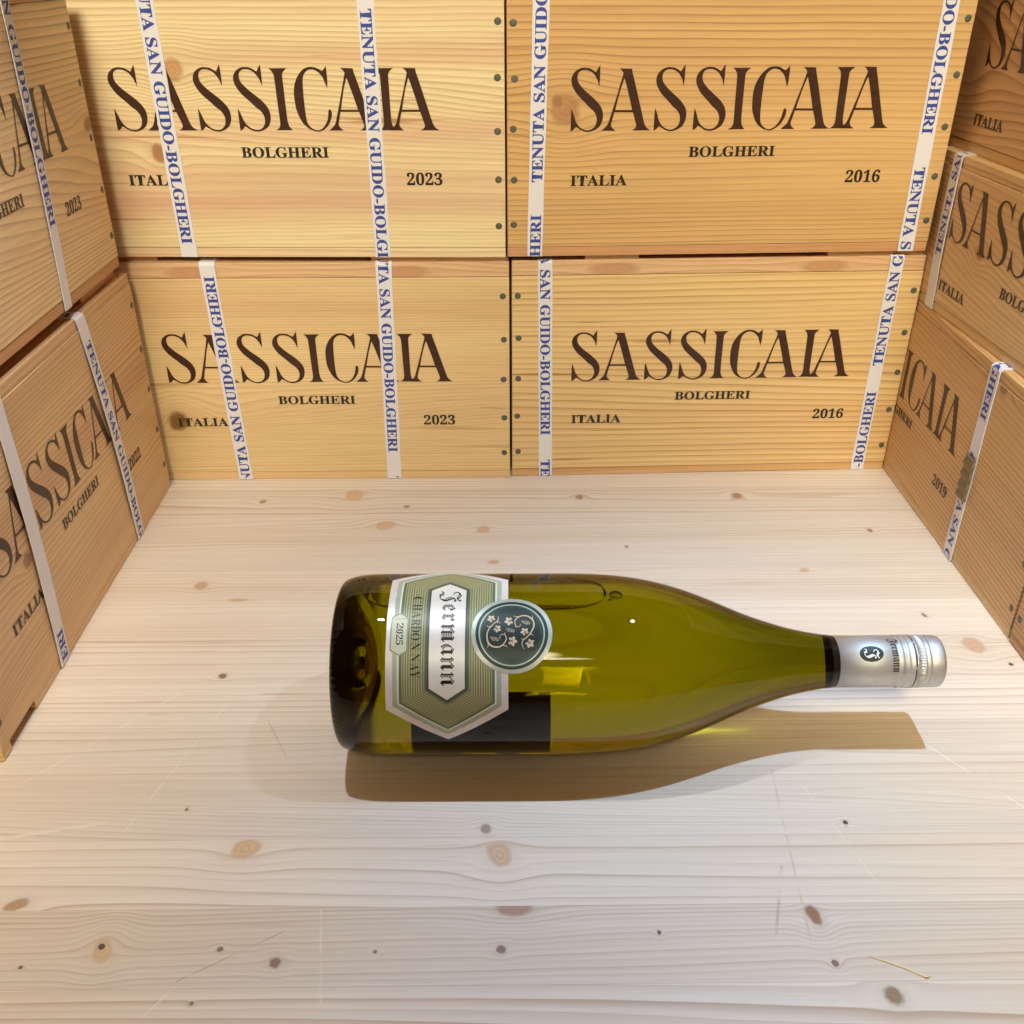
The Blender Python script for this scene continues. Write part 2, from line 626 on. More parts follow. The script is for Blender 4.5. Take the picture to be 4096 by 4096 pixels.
NAIL = nail_mesh()
TXT = bold('TENUTA SAN GUIDO-BOLGHERI')
TXT_LEN, TXT_PER = 0.2005, 0.2245


def strap_path(s, H, off, loose=0.0):
    """point (y, z) on the strap at distance s up the face, then over the lid"""
    r = 0.0022
    if s < 0:
        return (min(0.012, -s) - off * 0.2, 0.0006)
    if s <= H - r:
        t = s / H
        return (-off - loose * math.sin(PI * min(1, max(0, t))), max(s, 0.0006))
    q = s - (H - r)
    arc = (r + off) * PI / 2
    if q <= arc:
        a = q / arc * PI / 2
        return (r - (r + off) * math.cos(a), H - r + (r + off) * math.sin(a))
    return (r + q - arc, H + off)


def add_strap(crate, H, ub, ut, width, mode, s0, ends=None, loose=0.0, top=0.05, smin=0.0, text_range=None, off=0.0007):
    """ub, ut: centre of the strap at the foot and the top of the face; mode 'down' / 'up' reading; s0: where a text starts"""
    th = 0.00055

    def cu(s):
        return ub + (ut - ub) * s / H

    ss = [smin - 0.004] + [smin + (H + top - smin) * i / 70 for i in range(71)]
    V, F, UV = [], [], []
    for s in ss:
        w = width / 2 * (1 + 0.025 * math.sin(s * 90 + ub * 50))
        for o2, k in ((off, -1), (off, 1), (off - th, 1), (off - th, -1)):
            y, z = strap_path(s, H, o2, loose)
            V.append((cu(s) + k * w, y, z))
            UV.append((s, k * w))
    for i in range(len(ss) - 1):
        a = i * 4
        for j in range(4):
            F.append((a + j, a + (j + 1) % 4, a + 4 + (j + 1) % 4, a + 4 + j))
    F.append((0, 3, 2, 1))
    e = len(V) - 4
    F.append((e, e + 1, e + 2, e + 3))
    st = mesh('strap', V, F, crate, [M_RIB], UV)
    vs, fs = text_mesh(TXT, 0.011)
    w0 = max(v[0] for v in vs)
    cap = 0.0082
    capr = 0.713
    TV, TF, TU = [], [], []
    for k in range(-2, 3):
        st0 = s0 + k * TXT_PER
        for f in fs:
            pts = []
            for i in f:
                x, y = vs[i]
                d = x / w0 * TXT_LEN
                if mode == 'down':
                    s, uu = st0 - d, (y / capr - 0.5) * cap
                else:
                    s, uu = st0 + d, -(y / capr - 0.5) * cap
                pts.append((s, uu))
            sc = sum(p[0] for p in pts) / len(pts)
            if sc < smin + 0.0008 or sc > H + 0.012:
                continue
            if text_range and not any(a <= sc <= b for a, b in text_range):
                continue
            b0 = len(TV)
            for s, uu in pts:
                y, z = strap_path(s, H, off + 0.00012, loose)
                TV.append((cu(s) + uu, y, z))
                TU.append((s, uu))
            TF.append(tuple(range(b0, b0 + len(pts))))
    if TF:
        mesh('woven_lettering', TV, TF, st, [M_RIBINK], TU)
    return st


def lettering(crate, name, V, F, mat, du=0.0, dv=0.0, y=-0.00022):
    vv = [(x + du, y, z + dv) for x, z in V]
    uv = [(x, z) for x, z in V]
    return mesh(name, vv, F, crate, [mat], uv)


BW = brand_word()


def crate(key, label, year, wm, straps=(), du=0.0, dv=0.0, dvs=None, batten=False, nails='lr', lidm=None, basem=None,
          depth=0.30, notch=False, words=True, battm=None, lid_up=0.0, bz=0.0077):
    x, y, yaw, z, W, H = CR[key]
    if dvs is None:
        dvs = dv
    c = empty('wine_crate', (x, y, z), yaw, label=label, cat='wine crate', group='stacked pine wine crates')
    h = W / 2
    lidm, basem = lidm or wm, basem or wm
    tb, tl = 0.0074, 0.0084
    box_mesh('front_panel', [(-h, h, 0.0, 0.0125, tb + 0.0003, H - tl - 0.0003)], c, [wm])
    if notch:
        box_mesh('base_board', [(-0.1215, h, 0.0005, depth, 0.0002, tb), (-0.1215, -0.156, 0.0100, depth, 0.0002, tb),
                                (-h, -0.156, 0.0007, depth, 0.0002, tb)], c, [basem], 0.0004, (0.4, 0.31))
    else:
        box_mesh('base_board', [(-h, h, 0.0005, depth, 0.0002, tb)], c, [basem], 0.0005, (0.4, 0.31))
    box_mesh('lid', [(-h, h, 0.0006, depth, H - tl, H + lid_up)], c, [lidm], 0.0008, (0.17, 0.73))
    for sx in (-1, 1):
        box_mesh('side_panel', [(min(sx * h, sx * (h - 0.011)), max(sx * h, sx * (h - 0.011)), 0.0128, depth - 0.013,
                                 tb + 0.0003, H - tl - 0.0003)], c, [wm], 0.0006, (0.6, 0.11))
    box_mesh('back_panel', [(-h, h, depth - 0.0125, depth, tb + 0.0003, H - tl - 0.0003)], c, [wm], 0.0006, (0.9, 0.5))
    if batten:
        for bx in batten:
            box_mesh('batten', [(bx[0], bx[1], 0.006, depth - 0.01, -bz, -0.0002)], c, [battm or basem], 0.0005, (0.2, 0.9))
    nzs = [0.0242, 0.0580, 0.0936, 0.1284, 0.1645] if H > 0.17 else [0.0222, 0.0557, 0.0890, 0.1225]
    rnd = random.Random(key)
    for sx in (-1, 1):
        if ('l' if sx < 0 else 'r') not in nails:
            continue
        for zz in nzs:
            if zz > H - 0.012:
                continue
            n = bpy.data.objects.new('nail', NAIL)
            n.location = (sx * (h - 0.0050 + rnd.uniform(-.0006, .0006)), 0.0002, zz + rnd.uniform(-.0008, .0008))
            n.rotation_euler = (rnd.uniform(-.08, .08), rnd.uniform(0, 6), rnd.uniform(-.08, .08))
            COL.objects.link(n)
            n.parent = c
    if words:
        lettering(c, 'brand_lettering', BW[0], BW[1], M_BRAND, du, 0.0923 + dv)
        for nm, s, x0, x1, cap, zb in (('region_lettering', 'BOLGHERI', -0.0300, 0.0352, 0.0077, 0.0731),
                                       ('country_lettering', 'ITALIA', -0.1183, -0.0752, 0.0080, 0.0530),
                                       ('vintage_lettering', year, 0.0922, 0.1190, 0.0090, 0.0534)):
            if not s:
                continue
            V, F = fit_text(bold(s), x0, x1, cap, 0.010, capref=0.73 if s[0].isalpha() else None)
            lettering(c, nm, V, F, M_SMALL, du, zb + dvs)
    for s in straps:
        add_strap(c, H + lid_up, **s)
    return c


# ------------------------------------------------------------------ tabletop
SEAMS = [0.058, 0.1005, 0.143, 0.1855, 0.2280, 0.2696, 0.3112, 0.3537, 0.3962, 0.4387, 0.4818, 0.5242, 0.5667, 0.6092,
         0.6517, 0.6942, 0.7367, 0.7792, 0.8217, 0.8642]
KB = srgb(120, 92, 70)
KR = srgb(150, 110, 84)
KD = srgb(70, 54, 42)
TK = [(-0.0041, 0.3425, 0.0066, 0.0085, srgb(190, 158, 132), 0.5, 0.85), (0.0033, 0.3110, 0.0095, 0.0058, srgb(150, 112, 92), 0.0, 0.75),
      (0.1474, 0.3046, 0.0034, 0.0062, srgb(136, 96, 66), 0.25, 0.95), (0.1712, 0.2625, 0.0046, 0.0050, srgb(134, 108, 78), 0.2, 0.95),
      (-0.2398, 0.3148, 0.0062, 0.0034, srgb(158, 124, 96), 0.35, 0.8), (-0.1889, 0.2892, 0.0046, 0.0068, srgb(196, 160, 122), 0.3, 0.7),
      (-0.1899, 0.2912, 0.0016, 0.0018, KD, 0.3, 0.9), (-0.1342, 0.2893, 0.0015, 0.0014, KB, 0, 0.9),
      (-0.1071, 0.2818, 0.0030, 0.0029, srgb(120, 92, 78), 0.3, 0.9), (-0.0618, 0.2871, 0.0010, 0.0010, KB, 0, 0.9),
      (-0.0033, 0.2876, 0.0026, 0.0024, srgb(122, 96, 88), 0, 0.9), (-0.0115, 0.3594, 0.0031, 0.0035, srgb(150, 128, 116), 0.3, 0.9),
      (0.1803, 0.3614, 0.0014, 0.0014, KD, 0.2, 1.0), (0.1500, 0.2787, 0.0017, 0.0019, KB, 0.2, 0.95),
      (0.0716, 0.2957, 0.0010, 0.0013, KD, 0, 0.9), (-0.1738, 0.3746, 0.0009, 0.0012, KB, 0, 0.9),
      (-0.1822, 0.4868, 0.0030, 0.0028, srgb(118, 92, 64), 0, 0.9), (-0.2240, 0.5902, 0.0052, 0.0050, srgb(172, 138, 106), 0.3, 0.75),
      (-0.2054, 0.7161, 0.0032, 0.0034, srgb(150, 112, 72), 0, 0.85), (-0.1289, 0.7262, 0.0080, 0.0090, srgb(190, 150, 104), 0.4, 0.7),
      (-0.0826, 0.7059, 0.0030, 0.0024, KB, 0, 0.8), (-0.0973, 0.6750, 0.0082, 0.0078, srgb(188, 150, 106), 0.3, 0.7),
      (0.0638, 0.7204, 0.0036, 0.0042, KR, 0, 0.85), (0.1988, 0.7205, 0.0040, 0.0056, KR, 0, 0.85),
      (-0.0178, 0.6675, 0.0060, 0.0052, srgb(182, 146, 112), 0.2, 0.7), (-0.0089, 0.6195, 0.0048, 0.0032, srgb(170, 132, 96), 0.2, 0.7),
      (0.3135, 0.5130, 0.0075, 0.0090, srgb(186, 152, 128), 0.2, 0.8), (0.2932, 0.5467, 0.0015, 0.0030, KB, 0.3, 0.85),
      (0.3291, 0.4920, 0.0016, 0.0017, KD, 0.4, 0.9), (0.2934, 0.6618, 0.0022, 0.0028, KB, 0.2, 0.85),
      (-0.1356, 0.3478, 0.0085, 0.0062, srgb(190, 154, 108), 0.5, 0.75), (-0.2232, 0.2809, 0.0010, 0.0009, KD, 0, 0.85),
      (-0.1401, 0.2625, 0.0010, 0.0010, KB, 0, 0.85), (-0.1917, 0.5715, 0.0070, 0.0020, srgb(180, 140, 100), 0, 0.6),
      (0.0950, 0.6400, 0.0016, 0.0020, KB, 0, 0.7), (0.2250, 0.6050, 0.0040, 0.0030, srgb(176, 138, 104), 0.2, 0.6),
      (-0.0650, 0.5400, 0.0016, 0.0014, KB, 0, 0.7), (0.0520, 0.5620, 0.0034, 0.0026, srgb(170, 132, 96), 0, 0.7)]
SCR = [(-0.083, 0.262, -0.0905, 0.3095, 0.0007, srgb(232, 224, 212), 0.5), (-0.1500, 0.2730, -0.1060, 0.2985, 0.0004, srgb(100, 90, 76), 0.6),
       (0.1270, 0.2950, 0.1390, 0.3330, 0.0011, srgb(150, 132, 112), 0.55), (0.150, 0.400, 0.142, 0.290, 0.0007, srgb(150, 134, 118), 0.40),
       (0.165, 0.3870, 0.186, 0.3180, 0.0004, srgb(244, 236, 222), 0.5), (0.186, 0.3180, 0.155, 0.3000, 0.0004, srgb(240, 232, 216), 0.4),
       (0.245, 0.4200, 0.300, 0.3430, 0.0004, srgb(252, 246, 236), 0.8), (-0.280, 0.385, -0.205, 0.470, 0.0007, srgb(250, 242, 228), 0.4),
       (-0.205, 0.352, -0.170, 0.470, 0.0005, srgb(250, 244, 232), 0.35), (-0.150, 0.455, -0.128, 0.415, 0.0006, srgb(140, 124, 100), 0.7),
       (-0.160, 0.2560, -0.150, 0.2700, 0.0006, srgb(246, 240, 230), 0.6), (-0.285, 0.352, -0.215, 0.366, 0.0016, srgb(244, 240, 232), 0.4)]
PL = []
prnd = random.Random(5)
PSP = {4: (0.0088, 0.62, 1.6), 5: (0.0034, 0.26, 3.0), 6: (0.0074, 0.66, 8.0), 7: (0.0020, 0.30, 4.0), 8: (0.0060, 0.66, 10.0),
       9: (0.0050, 0.40, 7.0)}
PWP = {4: 0.009, 5: 0.004, 6: 0.008, 7: 0.003}
for i in range(len(SEAMS) - 1):
    a, b = SEAMS[i], SEAMS[i + 1]
    ks = [k for k in TK if a <= k[1] < b]
    sc = [s for s in SCR if min(s[1], s[3]) < b and max(s[1], s[3]) > a]
    sp, am, pw = PSP.get(i, (prnd.uniform(0.0026, 0.006), prnd.uniform(0.35, 0.55), prnd.choice((4.0, 6.0, 8.0))))
    g = prnd.uniform(-8, 6)
    if i not in PSP and sp < 0.0042:
        am *= 0.7
    PL.append(wood('spruce_plank', 30 + i * 3, srgb(222 + g, 204 + g, 181 + g), srgb(168 + g, 128 + g, 92 + g), sp, am, pw,
                   warp=PWP.get(i, 0.0035), wave=0.0010, knots=ks, band=(0.45, srgb(213, 188, 158)), rough=0.40, vary=0.75,
                   fine=0.06, scratch=sc, coat=0.12, fade=0.30, bstr=0.10, resin=0.5,
                   flame=(a + prnd.uniform(0.012, 0.03), prnd.uniform(0.008, 0.016), prnd.uniform(-0.05, 0.05), prnd.uniform(-0.2, 0.2))))
V, F, UV, MI = [], [], [], []
X0, X1 = -0.95, 0.95
for i in range(len(SEAMS) - 1):
    b0 = len(V)
    for x in (X0, X1):
        for yv in (SEAMS[i] + 0.00005, SEAMS[i + 1] - 0.00005):
            V.append((x, yv, 0.0))
            UV.append((x, yv))
    F.append((b0, b0 + 2, b0 + 3, b0 + 1))
    MI.append(i)
b0 = len(V)
for z in (-0.0006, -0.03):
    for x, yv in ((X0, SEAMS[0]), (X1, SEAMS[0]), (X1, SEAMS[-1]), (X0, SEAMS[-1])):
        V.append((x, yv, z))
        UV.append((x, yv))
F += [(b0, b0 + 1, b0 + 2, b0 + 3), (b0 + 7, b0 + 6, b0 + 5, b0 + 4)]
for j in range(4):
    F.append((b0 + j, b0 + 4 + j, b0 + 4 + (j + 1) % 4, b0 + (j + 1) % 4))
MI += [len(PL)] * 6
table = mesh('tabletop', V, F, None, PL + [plain('seam_slab_wood', srgb(150, 120, 92), 0.6)], UV)  # last material: darker wood of the slab under the board seams
for p, mi in zip(table.data.polygons, MI):
    p.material_index = mi
table.rotation_euler = (0, 0, 0.0085)
tag(table, 'pale spruce tabletop of glued boards with knots and scratches', None, None, 'structure')
gap_blocker = box_mesh('gap_blocker', [(-1.2, 1.2, 1.30, 1.34, -0.05, 1.1)], None, [plain('dark_gap_blocker', srgb(70, 52, 38), 0.8)], 0)  # unseen board added so that no light leaks through the crate gaps
tag(gap_blocker, 'unseen dark board added behind the stacked crates to block light', None, None, 'structure')

# ------------------------------------------------------------------ crates
PINK = srgb(214, 160, 122)
W_BLU = wood('pine_light_yellow', 1, srgb(232, 206, 152), srgb(186, 138, 88), 0.0040, 0.46, 3.0, warp=0.007, wave=0.0022,
             knots=[(-0.0711, 0.1343, 0.0080, 0.0085, srgb(176, 128, 76), 0.5, 0.75), (-0.0915, 0.0779, 0.0058, 0.0080, srgb(150, 98, 64), 0.2, 0.8)],
             band=(1.0, srgb(214, 160, 126)), resin=1.0, flame=(0.105, 0.03, 0.09, 0.02))
W_BRU = wood('pine_honey', 2, srgb(213, 168, 106), srgb(158, 106, 58), 0.0047, 0.72, 6.0, warp=0.0045, wave=0.0012,
             knots=[(-0.1240, 0.1075, 0.0110, 0.0115, srgb(164, 118, 82), 0.3, 0.8), (-0.1300, 0.1130, 0.0040, 0.0045, srgb(140, 100, 68), 0.3, 0.6)],
             band=(0.45, srgb(202, 146, 94)), resin=0.5, fade=0.15, vary=0.35)
W_BLL = wood('pine_fine_grain', 3, srgb(228, 194, 134), srgb(190, 142, 86), 0.0026, 0.36, 3.0, warp=0.005, wave=0.0010,
             knots=[(-0.1168, 0.0567, 0.0098, 0.0092, srgb(120, 84, 44), 0.1, 0.95)], band=(0.6, srgb(210, 160, 112)), resin=0.7, flame=(0.060, 0.022, -0.10, 0.12))
W_BRL = wood('pine_strong_grain', 4, srgb(226, 188, 126), srgb(172, 118, 62), 0.0054, 0.62, 4.0, warp=0.0055, wave=0.0014,
             band=(0.7, srgb(208, 152, 100)), resin=1.2, fade=0.3, flame=(0.08, 0.03, 0.05, 0.0))
W_LU = wood('pine_tan', 5, srgb(240, 202, 144), srgb(150, 104, 60), 0.0044, 0.60, 4.0, warp=0.008, wave=0.002,
            knots=[(0.1605, 0.1026, 0.0080, 0.0050, srgb(140, 84, 54), 0.1, 0.7)], band=(0.5, srgb(206, 152, 104)), flame=(0.06, 0.03, 0.16, 0.0))
W_LL = wood('pine_rosy', 6, srgb(226, 184, 128), srgb(160, 106, 66), 0.0036, 0.46, 3.5, warp=0.006, wave=0.0014,
            knots=[(-0.085, 0.085, 0.0060, 0.0050, srgb(140, 90, 56), 0, 0.7)], band=(0.75, srgb(204, 148, 108)), flame=(0.10, 0.03, 0.08, -0.05))
W_RL = wood('pine_brown', 7, srgb(216, 168, 108), srgb(140, 92, 52), 0.0040, 0.62, 4.0, warp=0.010, wave=0.0012,
            knots=[(0.158, 0.146, 0.0060, 0.0040, srgb(140, 90, 56), 0.3, 0.7)], band=(0.4, srgb(182, 126, 78)), slope=0.06)
W_RLB = wood('pine_pale_edge', 17, srgb(226, 188, 130), srgb(186, 142, 92), 0.005, 0.3, 3.0, band=(0.4, srgb(200, 152, 100)))
W_RM = wood('pine_wavy', 8, srgb(230, 188, 128), srgb(176, 128, 76), 0.0050, 0.55, 3.0, warp=0.009, wave=0.003,
            knots=[(-0.0690, 0.0600, 0.0050, 0.0065, srgb(150, 96, 54), 0.1, 0.8)], band=(0.4, srgb(208, 156, 102)), flame=(0.05, 0.03, 0.2, -0.05))
W_RU = wood('pine_flame', 9, srgb(232, 186, 126), srgb(172, 118, 68), 0.0068, 0.60, 2.6, warp=0.016, wave=0.005,
            knots=[(-0.1450, 0.0560, 0.0140, 0.0100, srgb(172, 116, 66), 0.0, 0.35)], band=(0.5, srgb(200, 142, 90)), flame=(0.09, 0.035, 0.35, -0.05))
W_RF = wood('pine_coarse', 10, srgb(198, 150, 94), srgb(136, 88, 48), 0.0042, 0.65, 4.0, warp=0.006, wave=0.001)
W_KNOT = wood('pine_knotty_edge', 11, srgb(220, 178, 128), srgb(176, 126, 82), 0.0035, 0.5, 3.0, warp=0.01, wave=0.003,
              knots=[(0.17 - 0.0850, 0.73 + 0.1845, 0.022, 0.005, srgb(172, 122, 88), 0, 0.6), (0.17 + 0.085, 0.73 + 0.1845, 0.020, 0.005, srgb(176, 126, 86), 0, 0.6)],
              band=(0.5, srgb(212, 158, 118)))
W_PINKE = wood('pine_rosy_edge', 12, srgb(206, 152, 100), srgb(176, 120, 74), 0.004, 0.3, 3.0, band=(0.5, srgb(198, 138, 92)))

crate('BLu', 'pale yellow pine crate dated 2023, back row, on the crate with the knotted country stamp', '2023', W_BLU, [
    dict(ub=-0.0810, ut=-0.0828, width=0.0126, mode='down', s0=0.0109 + TXT_LEN),
    dict(ub=0.0709, ut=0.0704, width=0.0118, mode='down', s0=0.1731)], 0.0004, 0.0016,
    batten=[(-0.1660, -0.110), (0.060, 0.1660)], battm=W_RLB, bz=0.0042)
crate('BRu', 'honey pine crate dated 2016 with a large knot, upper crate of the back right pair', '2016', W_BRU, [
    dict(ub=-0.1454, ut=-0.1422, width=0.0116, mode='up', s0=0.0564),
    dict(ub=0.1494, ut=0.1470, width=0.0122, mode='down', s0=0.0640)], -0.0006, 0.0004, basem=W_PINKE,
    batten=[(-0.105, -0.062), (0.090, 0.1660)], battm=W_RLB, bz=0.0042)
crate('BLl', 'pale pine crate dated 2023 with a dark knot over its country stamp, on the table', '2023', W_BLL, [
    dict(ub=-0.0665, ut=-0.0716, width=0.0122, mode='up', s0=0.1820 - TXT_LEN),
    dict(ub=0.0644, ut=0.0676, width=0.0124, mode='down', s0=0.0266 + TXT_LEN)], 0.0007, -0.0002, dvs=-0.0010, lidm=W_KNOT, lid_up=0.0036)
crate('BRl', 'knot free yellow pine crate dated 2016, standing on the table beneath the honey crate', '2016', W_BRL, [
    dict(ub=-0.1370, ut=-0.1399, width=0.0114, mode='down', s0=0.01645),
    dict(ub=0.1428, ut=0.1428, width=0.0114, mode='up', s0=0.0995)], 0.0026, -0.0020, lidm=W_KNOT, lid_up=0.0036)
crate('Lu', 'tan pine wine crate dated 2023, on top of the rosy crate dated 2022', '2023', W_LU, [
    dict(ub=0.0605, ut=0.0722, width=0.0112, mode='down', s0=0.0541 + TXT_LEN, loose=0.001, text_range=[(0.05, 0.3)]),
    dict(ub=-0.0780, ut=-0.0720, width=0.0116, mode='down', s0=0.12)], -0.0003, 0.0004, lidm=W_PINKE, basem=W_PINKE,
    batten=[(0.097, 0.1660), (-0.166, -0.10)])
crate('Ll', 'rosy pine wine crate dated 2022 with two ribbons, standing on the table', '2022', W_LL, [
    dict(ub=0.0825, ut=0.0628, width=0.0138, mode='down', s0=0.1697, loose=0.0022),
    dict(ub=-0.0768, ut=-0.0705, width=0.0126, mode='up', s0=0.0256 - TXT_LEN, loose=0.0018, text_range=[(0, 0.03)])], -0.0029, -0.0002, dvs=0.0016, notch=True)
crate('Rl', 'long brown pine wine crate dated 2019 whose ribbon has a crimped metal seal', '2019', W_RL, [
    dict(ub=0.1421, ut=0.1423, width=0.0136, mode='down', s0=0.0917, text_range=[(0.0, 0.088), (0.1165, 0.20)], top=0.06)],
    -0.0018, -0.0194, dvs=-0.0162, basem=W_RLB)
crate('Rm', 'tan pine wine crate with a ribbon, in the middle of the right stack', '', W_RM, [
    dict(ub=-0.1268, ut=-0.1298, width=0.0128, mode='up', s0=0.0423, loose=0.001, text_range=[(0.04, 0.3)])], 0.0, -0.0347, basem=W_RLB)
crate('Ru', 'brown pine wine crate with flamed grain, topmost of the right hand stack', '', W_RU, [], 0.0, -0.0330, basem=W_RLB)
crate('Rf', 'coarse pine crate cut off by the picture edge, in front of the 2019 crate', '', W_RF, [], words=False)

# the crimped seal on the ribbon of the 2019 crate
ob_rl = [o for o in bpy.data.objects if o.get('label', '').startswith('long brown')][0]
rl_strap = [o for o in ob_rl.children if o.name.startswith('strap')][0]
V, F = [], []
n = 26
for i in range(n + 1):
    z = 0.0522 + 0.0340 * i / n
    w = 0.0070 + 0.0006 * math.sin(i * 0.95)
    d = 0.0020 + 0.0004 * math.sin(i * 0.95 + 0.8)
    for a, b in ((-1, 0.15), (-0.9, 1), (0.9, 1), (1, 0.15)):
        V.append((0.1422 + a * w, -0.0009 - d * b, z))
for i in range(n):
    for j in range(4):
        F.append((i * 4 + j, i * 4 + (j + 1) % 4, i * 4 + 4 + (j + 1) % 4, i * 4 + 4 + j))
F += [(0, 3, 2, 1), (n * 4, n * 4 + 1, n * 4 + 2, n * 4 + 3)]
mesh('metal_seal', V, F, rl_strap, [M_SEAL])

# ------------------------------------------------------------------ bottle
BY, BR = 0.4353, 0.0507
bottle = empty('wine_bottle', (0, BY, 0), 0, label='large olive green bottle of white wine lying on its side on the table', cat='wine bottle')


def cyl(s, c, r, ref=BR):
    """c: girth distance measured from the side facing the viewer, upwards"""
    a = c / ref
    return (s, -r * math.cos(a), BR + r * math.sin(a))


def lathe(name, prof, parent, mats, n=128, smooth=True, cap0=False, cap1=False, ripple=None, flip=False):
    V, F = [], []
    for i, (x, r) in enumerate(prof):
        for k in range(n):
            a = 2 * PI * k / n
            rr = r + (ripple(x, a) if ripple else 0.0)
            V.append((x, -rr * math.cos(a), BR + rr * math.sin(a)))
    for i in range(len(prof) - 1):
        for k in range(n):
            q = (i * n + k, i * n + (k + 1) % n, (i + 1) * n + (k + 1) % n, (i + 1) * n + k)
            F.append(q if not flip else q[::-1])
    if cap0:
        F.append(tuple(range(n))[::1 if flip else -1])
    if cap1:
        b = (len(prof) - 1) * n
        F.append(tuple(range(b, b + n))[::-1 if flip else 1])
    o = mesh(name, V, F, parent, mats, smooth=smooth)
    bm = bmesh.new()
    bm.from_mesh(o.data)
    bmesh.ops.recalc_face_normals(bm, faces=bm.faces)
    bm.to_mesh(o.data)
    bm.free()
    return o


def smooth_prof(p, k=6):
    out = []
    n = len(p)
    for i in range(n - 1):
        p0, p1, p2, p3 = p[max(0, i - 1)], p[i], p[i + 1], p[min(n - 1, i + 2)]
        for j in range(k):
            t = j / k
            out.append(tuple(0.5 * (2 * p1[q] + (p2[q] - p0[q]) * t + (2 * p0[q] - 5 * p1[q] + 4 * p2[q] - p3[q]) * t * t
                                    + (3 * p1[q] - p0[q] - 3 * p2[q] + p3[q]) * t ** 3) for q in (0, 1)))
    out.append(p[-1])
    return out


def glass_mat():
    m = bpy.data.materials.new('olive_glass')
    m.use_nodes = True
    nt = m.node_tree
    nt.nodes.clear()
    out = nt.nodes.new('ShaderNodeOutputMaterial')
    mx = nt.nodes.new('ShaderNodeMixShader')
    fr = nt.nodes.new('ShaderNodeFresnel')
    fr.inputs['IOR'].default_value = 1.42
    rf = nt.nodes.new('ShaderNodeBsdfRefraction')
    rf.inputs['IOR'].default_value = 1.42
    rf.inputs['Roughness'].default_value = 0.0
    Ex.nt = nt
    tc = nt.nodes.new('ShaderNodeTexCoord')
    sx = nt.nodes.new('ShaderNodeSeparateXYZ')
    nt.links.new(tc.outputs['Object'], sx.inputs[0])
    ox = Ex(sx.outputs[0])
    # the glass is thicker in the neck and very thick at the foot
    c1 = mixc(ox.step(0.085, 0.170), (0.52, 0.48, 0.035), (0.40, 0.37, 0.03))
    nt.links.new(mixc(ox.step(-0.0790, -0.0850), c1, (0.10, 0.085, 0.03)), rf.inputs['Color'])
    gl = nt.nodes.new('ShaderNodeBsdfGlossy')
    gl.inputs['Roughness'].default_value = 0.0
    nt.links.new(fr.outputs[0], mx.inputs[0])
    nt.links.new(rf.outputs[0], mx.inputs[1])
    nt.links.new(gl.outputs[0], mx.inputs[2])
    nt.links.new(mx.outputs[0], out.inputs['Surface'])
    return m


def bubble_mat():
    m = bpy.data.materials.new('air_in_wine')
    m.use_nodes = True
    nt = m.node_tree
    nt.nodes.clear()
    out = nt.nodes.new('ShaderNodeOutputMaterial')
    g = nt.nodes.new('ShaderNodeBsdfGlass')
    g.inputs['IOR'].default_value = 1.36
    g.inputs['Roughness'].default_value = 0.0
    nt.links.new(g.outputs[0], out.inputs['Surface'])
    return m


M_GLASS = glass_mat()
M_AIR = bubble_mat()


def base_ripple(x, a):
    w = max(0.0, 1 - abs(x + 0.0945) / 0.0035)
    return 0.00035 * w * math.sin(a * 74)


PROF = smooth_prof([(-0.0720, 0.0002), (-0.0735, 0.0100), (-0.0790, 0.0210), (-0.0880, 0.0310), (-0.0945, 0.0365), (-0.0968, 0.0408),
                    (-0.0962, 0.0448), (-0.0935, 0.0476), (-0.0885, 0.0494), (-0.0810, 0.0504), (-0.0720, 0.0507), (-0.0400, 0.0507),
                    (0.0000, 0.0507), (0.0300, 0.0507), (0.0480, 0.0503), (0.0630, 0.0490), (0.0760, 0.0470), (0.0880, 0.0441),
                    (0.1000, 0.0404), (0.1120, 0.0358), (0.1250, 0.0303), (0.1370, 0.0255), (0.1530, 0.0204), (0.1630, 0.0179),
                    (0.1720, 0.0162), (0.1790, 0.0151), (0.1840, 0.0145), (0.1920, 0.0141), (0.2150, 0.0139), (0.2380, 0.0138),
                    (0.2398, 0.0120), (0.2400, 0.0002)], 6)
glass = lathe('glass_body', PROF, bottle, [M_GLASS], n=222, ripple=base_ripple)
glass.cycles.is_caustics_caster = True

# the air left in the bottle: a long flat pocket under the upper glass
V, F = [], []
ns, na = 60, 16
xa, xb = -0.0800, 0.0515
for i in range(ns + 1):
    t = -1 + 2 * i / ns
    x = (xa + xb) / 2 + (xb - xa) / 2 * t
    e = max(0.0, 1 - abs(t) ** 7) ** 0.5
    R2 = 0.0486
    lev = 0.0464
    hw = math.sqrt(max(0, R2 * R2 - lev * lev)) * e + 0.00008
    ring = []
    for j in range(na + 1):
        yy = -hw + 2 * hw * j / na
        q = (yy / hw)
        top = lev + (math.sqrt(R2 * R2 - yy * yy) - lev) * e
        ring.append((x, yy, BR + top))
    for j in range(na - 1, 0, -1):
        yy = -hw + 2 * hw * j / na
        ring.append((x, yy, BR + lev - 0.0005 * e * (1 - (yy / hw) ** 4)))
    V += ring
m_ = 2 * na
for i in range(ns):
    for k in range(m_):
        F.append((i * m_ + k, i * m_ + (k + 1) % m_, (i + 1) * m_ + (k + 1) % m_, (i + 1) * m_ + k))
F.append(tuple(range(m_)))
F.append(tuple(range(ns * m_, ns * m_ + m_))[::-1])
bub = mesh('air_bubble', V, F, bottle, [M_AIR], smooth=True)


def invert(o):
    bm = bmesh.new()
    bm.from_mesh(o.data)
    bmesh.ops.recalc_face_normals(bm, faces=bm.faces)
    bmesh.ops.reverse_faces(bm, faces=bm.faces)
    bm.to_mesh(o.data)
    bm.free()


